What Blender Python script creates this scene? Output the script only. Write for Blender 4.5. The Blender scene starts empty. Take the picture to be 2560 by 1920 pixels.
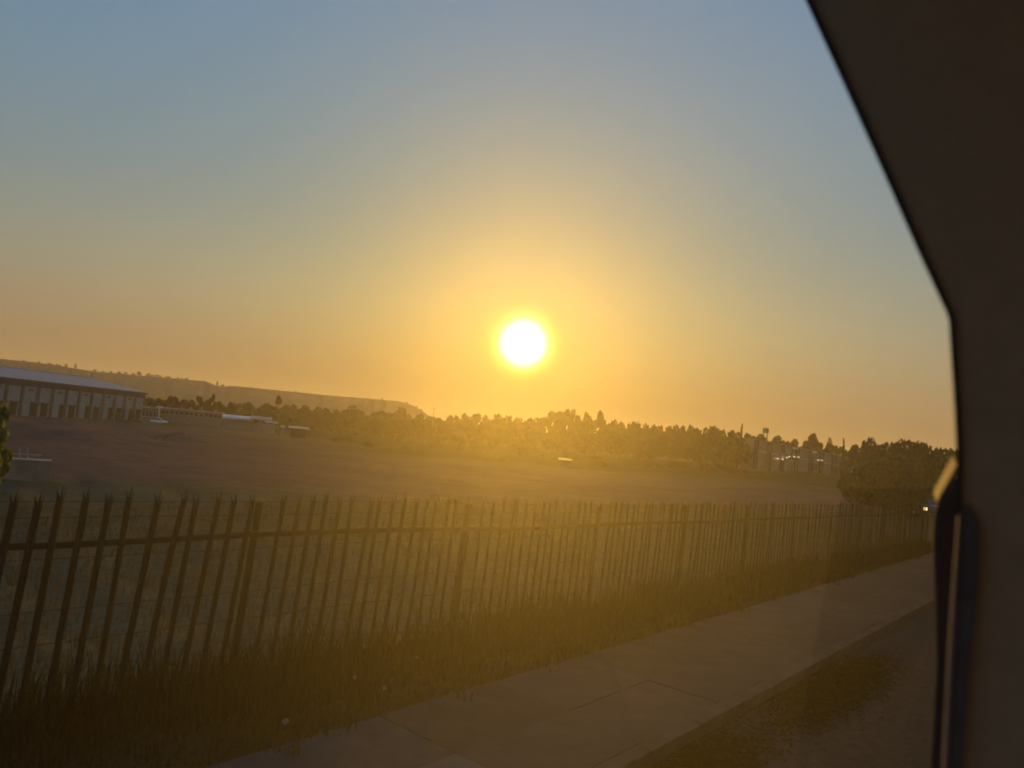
import bpy, math, random
import numpy as np
from mathutils import Vector, Matrix

random.seed(7)
scene = bpy.context.scene
COL = scene.collection

# ------------------------------------------------------------------ camera
F = 1849.0                      # focal length in pixels of the 2560 px wide photograph
EYE = Vector((0.0, 0.0, 2.74))
ROLL, PITCH = math.radians(5.54), math.radians(3.82)
cam_rot = Matrix.Rotation(math.radians(90) + PITCH, 4, 'X') @ Matrix.Rotation(ROLL, 4, 'Z')
cam = bpy.data.cameras.new('camera')
cam.sensor_width = 36.0
cam.lens = 36.0 * F / 2560.0
cam.clip_start = 0.02
cam.clip_end = 20000.0
cam.dof.use_dof = True
cam.dof.focus_distance = 220.0
cam.dof.aperture_fstop = 3.2
cam_o = bpy.data.objects.new('camera', cam)
cam_o.matrix_world = Matrix.Translation(EYE) @ cam_rot
COL.objects.link(cam_o)
scene.camera = cam_o
R3 = cam_rot.to_3x3()


def ray(px, py):
    return (R3 @ Vector(((px - 1280.0) / F, -(py - 960.0) / F, -1.0))).normalized()


# ------------------------------------------------------------------ sun direction, sky, exposure
SUN = ray(1308, 858)
SUN_EL = math.asin(SUN.z)
SUN_AZ = math.atan2(SUN.x, SUN.y)          # clockwise from +Y

world = bpy.data.worlds.new('World')
scene.world = world
world.use_nodes = True
wn, wl = world.node_tree.nodes, world.node_tree.links
for nd in list(wn):
    wn.remove(nd)


def wnode(kind, **kw):
    nd = wn.new(kind)
    for k, v in kw.items():
        setattr(nd, k, v)
    return nd


w_out = wnode('ShaderNodeOutputWorld')
w_bg = wnode('ShaderNodeBackground')
w_bg.inputs['Strength'].default_value = 0.07
sky = wnode('ShaderNodeTexSky')
sky.sky_type = 'NISHITA'
sky.sun_disc = False
sky.sun_elevation = SUN_EL
sky.sun_rotation = SUN_AZ
sky.altitude = 1600.0
sky.air_density = 4.0
sky.dust_density = 0.0
sky.ozone_density = 5.0
w_bg2 = wnode('ShaderNodeBackground')
w_bg2.inputs['Strength'].default_value = 1.0
w_add = wnode('ShaderNodeAddShader')
tc = wnode('ShaderNodeTexCoord')
nrm = wnode('ShaderNodeVectorMath', operation='NORMALIZE')
dot = wnode('ShaderNodeVectorMath', operation='DOT_PRODUCT')
dot.inputs[1].default_value = SUN
wl.new(tc.outputs['Generated'], nrm.inputs[0])
wl.new(nrm.outputs[0], dot.inputs[0])


def wmath(op, a, b=None, clamp=False):
    nd = wnode('ShaderNodeMath', operation=op, use_clamp=clamp)
    for i, v in enumerate((a, b)):
        if v is None:
            continue
        if isinstance(v, (int, float)):
            nd.inputs[i].default_value = v
        else:
            wl.new(v, nd.inputs[i])
    return nd.outputs[0]


theta = wmath('ARCCOSINE', wmath('MINIMUM', dot.outputs['Value'], 0.9999999))


def glow(sigma, power, col):
    """a term of the sun's aureole: col * exp(-(theta / sigma) ** power)"""
    e = wmath('POWER', 2.718281828, wmath('MULTIPLY', wmath('POWER', wmath('DIVIDE', theta, sigma), power), -1.0))
    vm = wnode('ShaderNodeVectorMath', operation='SCALE')
    vm.inputs[0].default_value = col
    wl.new(e, vm.inputs['Scale'])
    return vm.outputs[0]


def vadd(a, b):
    nd = wnode('ShaderNodeVectorMath', operation='ADD')
    wl.new(a, nd.inputs[0])
    wl.new(b, nd.inputs[1])
    return nd.outputs[0]


AUREOLE = [                     # the overexposed sun itself and its yellow rim
    (math.radians(1.32), 2.8, (3.0, 3.0, 2.6)),
    (math.radians(1.95), 2.4, (0.8, 0.60, 0.01)),
    (math.radians(32.0), 2.0, (0.008, 0.007, 0.002)),
]
acc = None
for sg, pw, cl in AUREOLE:
    g_ = glow(sg, pw, cl)
    acc = g_ if acc is None else vadd(acc, g_)
veil = wnode('ShaderNodeVectorMath', operation='ADD')      # even light of the high dust layer
sepz = wnode('ShaderNodeSeparateXYZ')
wl.new(nrm.outputs[0], sepz.inputs[0])
height = wmath('POWER', wmath('MAXIMUM', sepz.outputs['Z'], 0.005), 0.42)
combv = wnode('ShaderNodeCombineXYZ')
combv.inputs[0].default_value = 0.012
combv.inputs[1].default_value = 0.062
near_sun = wmath('POWER', 2.718281828, wmath('MULTIPLY', wmath('POWER', wmath('DIVIDE', theta, math.radians(22.0)), 2.0), -1.0))
redden = wmath('SUBTRACT', 1.0, wmath('MULTIPLY', near_sun, 0.42))   # the dust takes the blue out of the light near the sun
wl.new(wmath('MULTIPLY', wmath('MULTIPLY', height, 0.165), redden), combv.inputs[2])  # bluer overhead than at the horizon
# a brighter dust band at the sun's height, dimming towards the horizon
bz_ = wmath('DIVIDE', wmath('SUBTRACT', sepz.outputs['Z'], 0.15), 0.085)
band = wmath('POWER', 2.718281828, wmath('MULTIPLY', wmath('MULTIPLY', bz_, bz_), -1.0))
wide = wmath('POWER', 2.718281828, wmath('MULTIPLY', wmath('POWER', wmath('DIVIDE', theta, math.radians(36.0)), 2.0), -1.0))
bandv = wnode('ShaderNodeVectorMath', operation='SCALE')
bandv.inputs[0].default_value = (0.040, 0.031, 0.012)
wl.new(wmath('MULTIPLY', band, wide), bandv.inputs['Scale'])
wl.new(vadd(combv.outputs[0], bandv.outputs[0]), veil.inputs[1])
wl.new(acc, veil.inputs[0])
wl.new(veil.outputs[0], w_bg2.inputs['Color'])
tint = wnode('ShaderNodeVectorMath', operation='MULTIPLY')  # white balance of the evening sky
tint.inputs[1].default_value = (0.82, 0.61, 0.70)
wl.new(sky.outputs['Color'], tint.inputs[0])
wl.new(tint.outputs[0], w_bg.inputs['Color'])
wl.new(w_bg.outputs[0], w_add.inputs[0])
wl.new(w_bg2.outputs[0], w_add.inputs[1])
wl.new(w_add.outputs[0], w_out.inputs['Surface'])

sun = bpy.data.lights.new('sun', 'SUN')
sun.energy = 2.0
sun.angle = math.radians(2.5)
sun.color = (1.0, 0.51, 0.055)
sun_o = bpy.data.objects.new('sun', sun)
sun_o.rotation_euler = SUN.to_track_quat('Z', 'Y').to_euler()
COL.objects.link(sun_o)

vs = scene.view_settings
vs.view_transform = 'Standard'
vs.look = 'None'
vs.exposure = 1.0
vs.gamma = 1.0
vs.use_curve_mapping = False
scene.cycles.use_denoising = True
scene.cycles.filter_width = 1.9
scene.cycles.volume_bounces = 0
scene.cycles.max_bounces = 6
scene.cycles.transparent_max_bounces = 16

HAZE_DENSITY = 0.00015
DUST = 7.2                    # scattering per metre in the dusty bus window

# ------------------------------------------------------------------ frame of the road: s along it, d across it
_v = ray(2830, 1234.5)
U = Vector((_v.x, _v.y, 0)).normalized()
N = Vector((-U.y, U.x, 0))
ROAD_ANGLE = math.atan2(U.y, U.x)


def sd(s, d, z=0.0):
    return U * s + N * d + Vector((0, 0, z))


def to_sd(x, y):
    return x * U.x + y * U.y, x * N.x + y * N.y


def at(px, py, dist):
    """point on the ray of a pixel at a horizontal distance in metres"""
    r = ray(px, py)
    return EYE + r * (dist / math.hypot(r.x, r.y))


def on_plane(px, py, s=None, d=None):
    r = ray(px, py)
    t = s / r.dot(U) if s is not None else d / r.dot(N)
    return EYE + r * t


def sstep(a, b, x):
    t = min(1.0, max(0.0, (x - a) / (b - a)))
    return t * t * (3 - 2 * t)


# ------------------------------------------------------------------ materials
MATS = {}


def mat(name, col, rough=0.8, vary=0.25, scale=3.0, bump=0.0, metallic=0.0, col2=None, coord='Object', detail=5.0, spec=0.3):
    if name in MATS:
        return MATS[name]
    m = bpy.data.materials.new(name)
    m.use_nodes = True
    nt = m.node_tree
    b = nt.nodes['Principled BSDF']
    b.inputs['Roughness'].default_value = rough
    b.inputs['Metallic'].default_value = metallic
    b.inputs['Specular IOR Level'].default_value = spec
    t = nt.nodes.new('ShaderNodeTexCoord')
    nz = nt.nodes.new('ShaderNodeTexNoise')
    nz.inputs['Scale'].default_value = scale
    nz.inputs['Detail'].default_value = detail
    nz.inputs['Roughness'].default_value = 0.65
    nt.links.new(t.outputs[coord], nz.inputs['Vector'])
    ramp = nt.nodes.new('ShaderNodeValToRGB')
    c2 = col2 or tuple(min(1, c * (1 + vary)) for c in col)
    c1 = tuple(c * (1 - vary) for c in col) if col2 is None else col
    ramp.color_ramp.elements[0].position = 0.32
    ramp.color_ramp.elements[1].position = 0.68
    ramp.color_ramp.elements[0].color = (*c1, 1)
    ramp.color_ramp.elements[1].color = (*c2, 1)
    nt.links.new(nz.outputs['Fac'], ramp.inputs['Fac'])
    nt.links.new(ramp.outputs['Color'], b.inputs['Base Color'])
    if bump:
        bp = nt.nodes.new('ShaderNodeBump')
        bp.inputs['Strength'].default_value = bump
        bp.inputs['Distance'].default_value = 0.05
        nt.links.new(nz.outputs['Fac'], bp.inputs['Height'])
        nt.links.new(bp.outputs['Normal'], b.inputs['Normal'])
    MATS[name] = m
    return m


def leaf_mat(name, col, trans=0.35, vary=0.4):
    if name in MATS:
        return MATS[name]
    m = bpy.data.materials.new(name)
    m.use_nodes = True
    nt = m.node_tree
    nt.nodes.remove(nt.nodes['Principled BSDF'])
    out = nt.nodes['Material Output']
    geo = nt.nodes.new('ShaderNodeNewGeometry')
    ramp = nt.nodes.new('ShaderNodeValToRGB')
    ramp.color_ramp.elements[0].color = (*(c * (1 - vary) for c in col), 1)
    ramp.color_ramp.elements[1].color = (*(c * (1 + vary) for c in col), 1)
    nt.links.new(geo.outputs['Random Per Island'], ramp.inputs['Fac'])
    df = nt.nodes.new('ShaderNodeBsdfDiffuse')
    tr = nt.nodes.new('ShaderNodeBsdfTranslucent')
    mx = nt.nodes.new('ShaderNodeMixShader')
    mx.inputs['Fac'].default_value = trans
    nt.links.new(ramp.outputs['Color'], df.inputs['Color'])
    nt.links.new(ramp.outputs['Color'], tr.inputs['Color'])
    nt.links.new(df.outputs[0], mx.inputs[1])
    nt.links.new(tr.outputs[0], mx.inputs[2])
    nt.links.new(mx.outputs[0], out.inputs['Surface'])
    MATS[name] = m
    return m


def lamp_mat(name, col, strength):
    m = bpy.data.materials.new(name)
    m.use_nodes = True
    b = m.node_tree.nodes['Principled BSDF']
    b.inputs['Emission Color'].default_value = (*col, 1)
    b.inputs['Emission Strength'].default_value = strength
    nz = m.node_tree.nodes.new('ShaderNodeTexNoise')
    m.node_tree.links.new(nz.outputs['Fac'], b.inputs['Roughness'])
    MATS[name] = m
    return m


# ------------------------------------------------------------------ mesh and object helpers
class MB:
    def __init__(self):
        self.v, self.f = [], []

    def quad(self, a, b, c, d):
        n = len(self.v)
        self.v += [tuple(a), tuple(b), tuple(c), tuple(d)]
        self.f.append((n, n + 1, n + 2, n + 3))

    def box(self, x0, x1, y0, y1, z0, z1):
        n = len(self.v)
        self.v += [(x, y, z) for z in (z0, z1) for y in (y0, y1) for x in (x0, x1)]
        for q in ((0, 2, 3, 1), (4, 5, 7, 6), (0, 1, 5, 4), (2, 6, 7, 3), (0, 4, 6, 2), (1, 3, 7, 5)):
            self.f.append(tuple(n + i for i in q))
        return self

    def bar(self, a, b, r, k=5, r2=None):
        a, b = Vector(a), Vector(b)
        ax = (b - a).normalized()
        side = ax.orthogonal().normalized()
        up = ax.cross(side)
        n = len(self.v)
        for p, rr in ((a, r), (b, r if r2 is None else r2)):
            for i in range(k):
                t = 2 * math.pi * i / k
                self.v.append(tuple(p + side * (rr * math.cos(t)) + up * (rr * math.sin(t))))
        for i in range(k):
            j = (i + 1) % k
            self.f.append((n + i, n + j, n + k + j, n + k + i))
        self.f.append(tuple(n + i for i in reversed(range(k))))
        self.f.append(tuple(n + k + i for i in range(k)))
        return self

    def prism(self, front, back):
        """two outlines of the same number of points"""
        n, k = len(self.v), len(front)
        self.v += [tuple(p) for p in front] + [tuple(p) for p in back]
        self.f.append(tuple(n + i for i in range(k)))
        self.f.append(tuple(n + k + i for i in reversed(range(k))))
        for i in range(k):
            j = (i + 1) % k
            self.f.append((n + j, n + i, n + k + i, n + k + j))
        return self

    def mesh(self, name, m):
        me = bpy.data.meshes.new(name)
        me.from_pydata(self.v, [], self.f)
        if m:
            me.materials.append(m)
        me.update()
        return me


def link(name, me, parent=None, loc=None, rz=None):
    o = bpy.data.objects.new(name, me)
    COL.objects.link(o)
    if parent is not None:
        o.parent = parent
    if loc is not None:
        o.location = loc
    if rz is not None:
        o.rotation_euler = (0, 0, rz)
    return o


def tag(o, label=None, cat=None, group=None, kind=None):
    if label:
        o['label'] = label
    if cat:
        o['category'] = cat
    if group:
        o['group'] = group
    if kind:
        o['kind'] = kind
    return o


def thing(name, label, cat, loc=(0, 0, 0), rz=0.0, group=None):
    o = bpy.data.objects.new(name, None)
    o.empty_display_size = 0.2
    COL.objects.link(o)
    o.location = loc
    o.rotation_euler = (0, 0, rz)
    return tag(o, label, cat, group)


def recalc(me):
    import bmesh
    bm = bmesh.new()
    bm.from_mesh(me)
    bmesh.ops.recalc_face_normals(bm, faces=bm.faces)
    bm.to_mesh(me)
    bm.free()
    return me


# ------------------------------------------------------------------ terrain
D_KERB, D_MID, D_PAVE, D_FENCE = 3.10, 4.10, 5.06, 6.27
Z_PAVE = 0.13


def crest_d(s):
    """across-road distance at which the grass behind the fence ends and the bare earth begins"""
    return 16.5 + 12.0 * sstep(26.0, -2.0, s) + 0.9 * math.sin(s * 0.55) + 0.4 * math.sin(s * 1.7 + 1)


AZ_Z = [(-60, -5.6), (-35, -5.5), (-26, -5.0), (-8, -5.2), (4, -4.6), (14, -2.6), (20, -1.0), (26, -0.5), (34, -0.4), (70, -0.4)]


def far_z(az):
    for (a0, z0), (a1, z1) in zip(AZ_Z, AZ_Z[1:]):
        if az <= a1:
            t = max(0.0, (az - a0) / (a1 - a0))
            return z0 + (z1 - z0) * t
    return AZ_Z[-1][1]


def bumpy(x, y, k=1.0):
    return (math.sin(x * 0.21 * k + 1.3) * math.cos(y * 0.17 * k + 0.4) + 0.6 * math.sin(x * 0.47 * k + y * 0.39 * k) +
            0.4 * math.sin(x * 0.93 * k - y * 1.11 * k + 2))


def ground_z(x, y):
    s, d = to_sd(x, y)
    D = math.hypot(x, y)
    if d < D_PAVE:
        return -0.12
    c = crest_d(s)
    zn = Z_PAVE - 0.012 * max(0.0, s) * sstep(0, 10, s) + 0.03 * bumpy(x, y, 3) + 0.035 * bumpy(x, y, 9) * sstep(6.6, 8, d)
    zn -= 0.02 * (1 - sstep(D_PAVE, D_PAVE + 0.2, d))
    zn = max(zn, -0.6)
    if d < c:
        return zn + 0.22 * sstep(c - 5, c, d)
    z = zn + 0.22 - 0.55 * sstep(c, c + 6, d)
    az = math.degrees(math.atan2(x, y))
    fz = far_z(az)
    t = sstep(25, 230, D) if y > 0 else 0
    z = z + (fz - z) * t
    z += 0.42 * bumpy(x, y, 0.30) * sstep(30, 90, D) * (1 - sstep(300, 500, D))
    z += (1.3 * math.exp(-((D - 168 - 6 * math.sin(az * 1.3)) / 10) ** 2) + 0.55 * math.exp(-((D - 66 - 3 * math.sin(az * 0.9)) / 5) ** 2)) * sstep(-21, -27, az)
    z += (-6.5 - z) * sstep(320, 700, D)
    return z


def build_ground():
    NA, NR = 300, 210
    rs = [1.5 * (3900 / 1.5) ** (i / (NR - 1)) for i in range(NR)]
    angs = [-math.pi + 2 * math.pi * j / NA for j in range(NA)]
    # finer in front of the camera
    front = [math.radians(-44 + 88 * j / 260) for j in range(261)]
    angs = sorted(set([a for a in angs if abs(a) > math.radians(44.5)] + front))
    NA = len(angs)
    verts, faces, soil, dark = [(0, 0, -0.12)], [], [0.0], [0.0]
    for r in rs:
        for a in angs:
            x, y = r * math.sin(a), r * math.cos(a)
            verts.append((x, y, ground_z(x, y)))
            s, d = to_sd(x, y)
            k = sstep(-0.6, 0.6, d - crest_d(s))
            far = math.hypot(x, y)
            azd = math.degrees(a)
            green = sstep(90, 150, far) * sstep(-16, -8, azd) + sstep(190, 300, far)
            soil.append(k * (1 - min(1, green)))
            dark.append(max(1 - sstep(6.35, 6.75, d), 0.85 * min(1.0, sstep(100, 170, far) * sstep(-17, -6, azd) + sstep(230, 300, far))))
    for j in range(NA):
        faces.append((0, 1 + (j + 1) % NA, 1 + j))
    for i in range(NR - 1):
        for j in range(NA):
            a = 1 + i * NA + j
            b = 1 + i * NA + (j + 1) % NA
            faces.append((a, b, b + NA, a + NA))
    me = bpy.data.meshes.new('ground')
    me.from_pydata(verts, [], faces)
    at_ = me.attributes.new('soil', 'FLOAT', 'POINT')
    at_.data.foreach_set('value', soil)
    me.attributes.new('scrub', 'FLOAT', 'POINT').data.foreach_set('value', dark)
    m = bpy.data.materials.new('ground_earth_and_grass')
    m.use_nodes = True
    nt = m.node_tree
    b = nt.nodes['Principled BSDF']
    b.inputs['Roughness'].default_value = 0.95
    b.inputs['Specular IOR Level'].default_value = 0.0
    t = nt.nodes.new('ShaderNodeTexCoord')

    def noise(scale, detail=6):
        nz = nt.nodes.new('ShaderNodeTexNoise')
        nz.inputs['Scale'].default_value = scale
        nz.inputs['Detail'].default_value = detail
        nz.inputs['Roughness'].default_value = 0.7
        nt.links.new(t.outputs['Object'], nz.inputs['Vector'])
        return nz

    def ramp(src, c1, c2, p1=0.35, p2=0.65):
        r = nt.nodes.new('ShaderNodeValToRGB')
        r.color_ramp.elements[0].position = p1
        r.color_ramp.elements[1].position = p2
        r.color_ramp.elements[0].color = (*c1, 1)
        r.color_ramp.elements[1].color = (*c2, 1)
        nt.links.new(src, r.inputs['Fac'])
        return r.outputs['Color']

    def mix(fac, a, bb):
        x = nt.nodes.new('ShaderNodeMix')
        x.data_type = 'RGBA'
        if isinstance(fac, float):
            x.inputs[0].default_value = fac
        else:
            nt.links.new(fac, x.inputs[0])
        nt.links.new(a, x.inputs[6])
        nt.links.new(bb, x.inputs[7])
        return x.outputs[2]

    n1, n2, n3 = noise(0.06), noise(0.7), noise(7.0)
    soil_c = mix(0.4, ramp(n1.outputs['Fac'], (0.070, 0.042, 0.033), (0.150, 0.093, 0.070)), ramp(n2.outputs['Fac'], (0.062, 0.040, 0.031), (0.160, 0.102, 0.079)))
    grass_c = mix(0.5, ramp(n2.outputs['Fac'], (0.055, 0.050, 0.026), (0.125, 0.108, 0.056)), ramp(n3.outputs['Fac'], (0.045, 0.042, 0.022), (0.135, 0.115, 0.062)))
    att = nt.nodes.new('ShaderNodeAttribute')
    att.attribute_name = 'soil'
    att2 = nt.nodes.new('ShaderNodeAttribute')
    att2.attribute_name = 'scrub'
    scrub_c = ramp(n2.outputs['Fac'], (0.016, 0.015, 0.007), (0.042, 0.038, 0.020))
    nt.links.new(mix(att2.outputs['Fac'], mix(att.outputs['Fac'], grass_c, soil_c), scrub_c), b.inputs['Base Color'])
    bp = nt.nodes.new('ShaderNodeBump')
    bp.inputs['Strength'].default_value = 0.6
    bp.inputs['Distance'].default_value = 0.15
    nt.links.new(n2.outputs['Fac'], bp.inputs['Height'])
    nt.links.new(bp.outputs['Normal'], b.inputs['Normal'])
    me.materials.append(m)
    me.polygons.foreach_set('use_smooth', [True] * len(me.polygons))
    me.update()
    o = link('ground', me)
    tag(o, 'bare brown earth and rough grass beyond the road', None, kind='structure')
    return o


build_ground()

# ------------------------------------------------------------------ road, kerb, pavement
M_ASPHALT = mat('asphalt', (0.044, 0.037, 0.034), 0.9, 0.35, 9.0, 0.3, spec=0.02)
M_KERB = mat('kerb_concrete', (0.060, 0.049, 0.042), 0.9, 0.3, 4.0, 0.2, spec=0.02)
S0, S1 = -14.0, 90.0

road = MB()
NS = 104
for i in range(NS):
    a, b = S0 + (S1 - S0) * i / NS, S0 + (S1 - S0) * (i + 1) / NS
    road.quad(sd(a, -10), sd(a, D_KERB + 0.02), sd(b, D_KERB + 0.02), sd(b, -10))
tag(link('road', road.mesh('road', M_ASPHALT)), 'dark asphalt road beside the kerb', None, kind='structure')

kerb = tag(link('kerb', None), 'pale concrete kerb between road and pavement', None, kind='structure')
kb = MB().box(0.004, 0.996, 0, 0.15, -0.1, Z_PAVE + 0.004)
kme = kb.mesh('kerb_stone', M_KERB)
for i in range(int(S0), 60):
    o = link('kerb_stone', kme, kerb, sd(i, D_KERB, random.uniform(-0.006, 0.004)), ROAD_ANGLE + random.uniform(-0.004, 0.004))

pavement = tag(link('pavement', None), 'grey concrete pavement along the fence', None, kind='structure')
SLABS = [mat('slab_%d' % i, c, 0.9, 0.22, 2.2, 0.25, spec=0.02) for i, c in enumerate(
    [(0.055, 0.046, 0.043), (0.061, 0.051, 0.048), (0.050, 0.042, 0.039), (0.105, 0.089, 0.082)])]
SL = 1.55
slab_me = {}
for row, (d0, d1) in enumerate(((D_KERB + 0.156, D_MID - 0.006), (D_MID, D_PAVE))):
    for k in range(4):
        slab_me[row, k] = MB().box(0.006, SL - 0.006, 0, d1 - d0, -0.2, 0).mesh('paving_slab', SLABS[k])
    i = 0
    s = S0
    while s < 56:
        k = random.choice((0, 1, 2, 0, 1)) if not (row == 0 and s < 3.6) else 3
        o = link('paving_slab', slab_me[row, k], pavement, sd(s, d0, Z_PAVE + random.uniform(-0.003, 0.003)), ROAD_ANGLE)
        o.rotation_euler.x = random.uniform(-0.004, 0.004)
        s += SL

# sand and leaf drifts in the gutter, coloured to paint the kerb's shadow too
M_DRIFT = mat('gutter_dirt_shade', (0.006, 0.0045, 0.003), 1.0, 0.5, 14.0, 0.5, spec=0.0)
for k, (s, ln, wd, name) in enumerate(((2.3, 2.0, 0.55, 'nearest long drift'), (4.05, 1.3, 0.75, 'squat dark drift'), (6.4, 2.2, 0.75, 'middle drift'), (10.0, 4.4, 0.9, 'farthest long drift'))):
    b = MB()
    rk = random.Random(40 + k)
    for q in range(int(1500 * ln * wd)):
        x, y = rk.gauss(0, 0.24) * ln, rk.gauss(0, 0.22) * wd
        y = min(y, wd * 0.40)
        z = 0.006 + 0.05 * rk.random() * math.exp(-(x / ln / 0.3) ** 2 - (y / wd / 0.3) ** 2)
        a, L = rk.uniform(0, 6.28), rk.uniform(0.012, 0.04)
        c, s_ = math.cos(a) * L, math.sin(a) * L
        t1, t2 = rk.uniform(-0.012, 0.012), rk.uniform(0, 0.015)
        b.quad((x - c, y - s_, z), (x + s_ * 0.6, y - c * 0.6, z + t2), (x + c, y + s_, z + abs(t1)), (x - s_ * 0.6, y + c * 0.6, z + t2))
    o = link('dirt_shade_drift', b.mesh('dirt_shade_drift', M_DRIFT), None, sd(s, D_KERB - wd * 0.42, 0.0), ROAD_ANGLE)
    tag(o, name + ' of dark dirt, leaves and painted kerb shade lying in the gutter', 'dirt', 'drifts of dirt and painted shade in the gutter')

# ------------------------------------------------------------------ mine dump hill
M_HILL = mat('hill_scrub', (0.085, 0.075, 0.045), 0.95, 0.4, 0.02, 0.0, spec=0.0)
HILL_TOP = [(-900, 815), (-500, 850), (-200, 879), (0, 897), (90, 906), (240, 929), (400, 943), (515, 953), (548, 967), (585, 965), (720, 978), (850, 991), (930, 997),
            (1000, 1003), (1032, 1013), (1066, 1034), (1100, 1064)]
HD = 1500.0


def hill_top(px):
    for (x0, y0), (x1, y1) in zip(HILL_TOP, HILL_TOP[1:]):
        if px <= x1:
            return y0 + (y1 - y0) * (px - x0) / (x1 - x0)
    return HILL_TOP[-1][1]


hb = MB()
cols = []
NX = 150
for i in range(NX + 1):
    px = -900 + 2000 * i / NX
    p = at(px, hill_top(px), HD)
    out = Vector((p.x, p.y, 0)).normalized()
    h = p.z + 6.5
    jag = 14 * math.sin(i * 0.9) + 9 * math.sin(i * 2.3)
    col = []
    for (off, hh) in ((-190 + jag * 2, 0.0), (-150 + jag * 2, 0.16), (-110 + jag, 0.46), (-70 + jag, 0.72), (-30 + jag * 0.4, 0.95), (0, 1.0), (160, 1.0), (330, 0.0)):
        q = Vector((p.x, p.y, 0)) + out * off
        col.append((q.x, q.y, -7.0 + (h + 0.5) * hh))
    cols.append(col)
for col in cols:
    hb.v += col
K = len(cols[0])
for i in range(NX):
    for j in range(K - 1):
        hb.f.append((i * K + j, (i + 1) * K + j, (i + 1) * K + j + 1, i * K + j + 1))
hb.f.append(tuple(range(K)))
hb.f.append(tuple(NX * K + j for j in reversed(range(K))))
tag(link('hill', hb.mesh('hill', M_HILL)), 'long flat-topped mine dump hill fading in the haze', None, kind='structure')

# ------------------------------------------------------------------ trees
M_LEAF = leaf_mat('leaf_dark', (0.040, 0.043, 0.020), 0.06, 0.15)
M_LEAF2 = leaf_mat('leaf_olive', (0.046, 0.046, 0.022), 0.06, 0.15)
M_BARK = mat('bark', (0.08, 0.06, 0.045), 0.95, 0.3, 6.0, 0.4)
rng = np.random.default_rng(11)


def crown_mesh(kind, seed, m, n_leaf=1500):
    """a crown in a unit box: z 0..1, radius about 0.5 at width 1"""
    r = np.random.default_rng(seed)
    lobes = []
    if kind == 'dome':
        for _ in range(16):
            a, rr = r.uniform(0, 2 * np.pi), 0.34 * math.sqrt(r.uniform())
            z = 0.36 + 0.42 * r.uniform() * (1 - rr * 1.1)
            lobes.append((rr * math.cos(a), rr * math.sin(a), z, r.uniform(0.13, 0.22), r.uniform(0.12, 0.18)))
        lobes.append((0, 0, 0.5, 0.36, 0.34))
        lobes.append((0.05, 0, 0.8, 0.2, 0.18))
    elif kind == 'tall':
        for i in range(16):
            z = 0.3 + 0.62 * i / 15
            w = 0.30 * math.sin(math.pi * min(1, (z - 0.12) / 0.95)) + 0.05
            a = r.uniform(0, 2 * np.pi)
            lobes.append((w * 0.8 * math.cos(a), w * 0.8 * math.sin(a), z, r.uniform(0.12, 0.22), r.uniform(0.06, 0.11)))
    elif kind == 'spire':
        for i in range(14):
            z = 0.06 + 0.9 * i / 13
            w = 0.36 * (1 - z) ** 0.7 + 0.05
            lobes.append((r.normal(0, 0.04), r.normal(0, 0.04), z, w, 0.07))
    elif kind == 'umbrella':
        for i in range(12):
            a, rr = r.uniform(0, 2 * np.pi), 0.40 * math.sqrt(r.uniform())
            lobes.append((rr * math.cos(a), rr * math.sin(a), 0.80 - rr * 0.3 + r.normal(0, 0.02), r.uniform(0.12, 0.2), r.uniform(0.05, 0.09)))
    else:                       # ragged
        for i in range(15):
            a, rr = r.uniform(0, 2 * np.pi), 0.36 * math.sqrt(r.uniform())
            lobes.append((rr * math.cos(a), rr * math.sin(a), r.uniform(0.22, 0.86), r.uniform(0.1, 0.2), r.uniform(0.08, 0.15)))
    lobes = np.array(lobes)
    w = lobes[:, 3] ** 2 * lobes[:, 4]
    w = w ** 0.6
    pick = r.choice(len(lobes), n_leaf, p=w / w.sum())
    L = lobes[pick]
    v = r.normal(size=(n_leaf, 3))
    v /= np.linalg.norm(v, axis=1)[:, None]
    rad = r.uniform(0.25, 1.0, n_leaf) ** 0.45
    c = L[:, :3] + v * rad[:, None] * np.stack([L[:, 3], L[:, 3], L[:, 4]], 1)
    size = r.uniform(0.035, 0.075, n_leaf)
    if kind in ('spire', 'tall'):
        size *= 1.1
    a = r.normal(size=(n_leaf, 3))
    a /= np.linalg.norm(a, axis=1)[:, None]
    b = np.cross(a, r.normal(size=(n_leaf, 3)))
    b /= np.linalg.norm(b, axis=1)[:, None]
    a *= size[:, None]
    b *= size[:, None] * 0.8
    verts = np.concatenate([c - a, c - b, c + a, c + b], 1).reshape(-1, 3)
    idx = np.arange(n_leaf * 4).reshape(-1, 4)
    me = bpy.data.meshes.new('crown')
    me.from_pydata(verts.tolist(), [], idx.tolist())
    me.materials.append(m)
    me.update()
    return me


def trunk_mesh(kind, seed):
    r = random.Random(seed)
    b = MB()
    top = 0.55 if kind != 'umbrella' else 0.72
    pts = [Vector((0, 0, -0.06))]
    for i in range(1, 4):
        pts.append(Vector((r.uniform(-0.03, 0.03), r.uniform(-0.03, 0.03), top * i / 3)))
    rad = [0.045, 0.034, 0.026, 0.016]
    for i in range(3):
        b.bar(pts[i], pts[i + 1], rad[i], 6, rad[i + 1])
    for i in range(5):
        a = r.uniform(0, 6.28)
        st = pts[2].lerp(pts[3], r.uniform(-0.2, 0.9))
        b.bar(st, st + Vector((0.24 * math.cos(a), 0.24 * math.sin(a), r.uniform(0.1, 0.24))), 0.013, 4, 0.005)
    return b.mesh('trunk', M_BARK)


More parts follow.
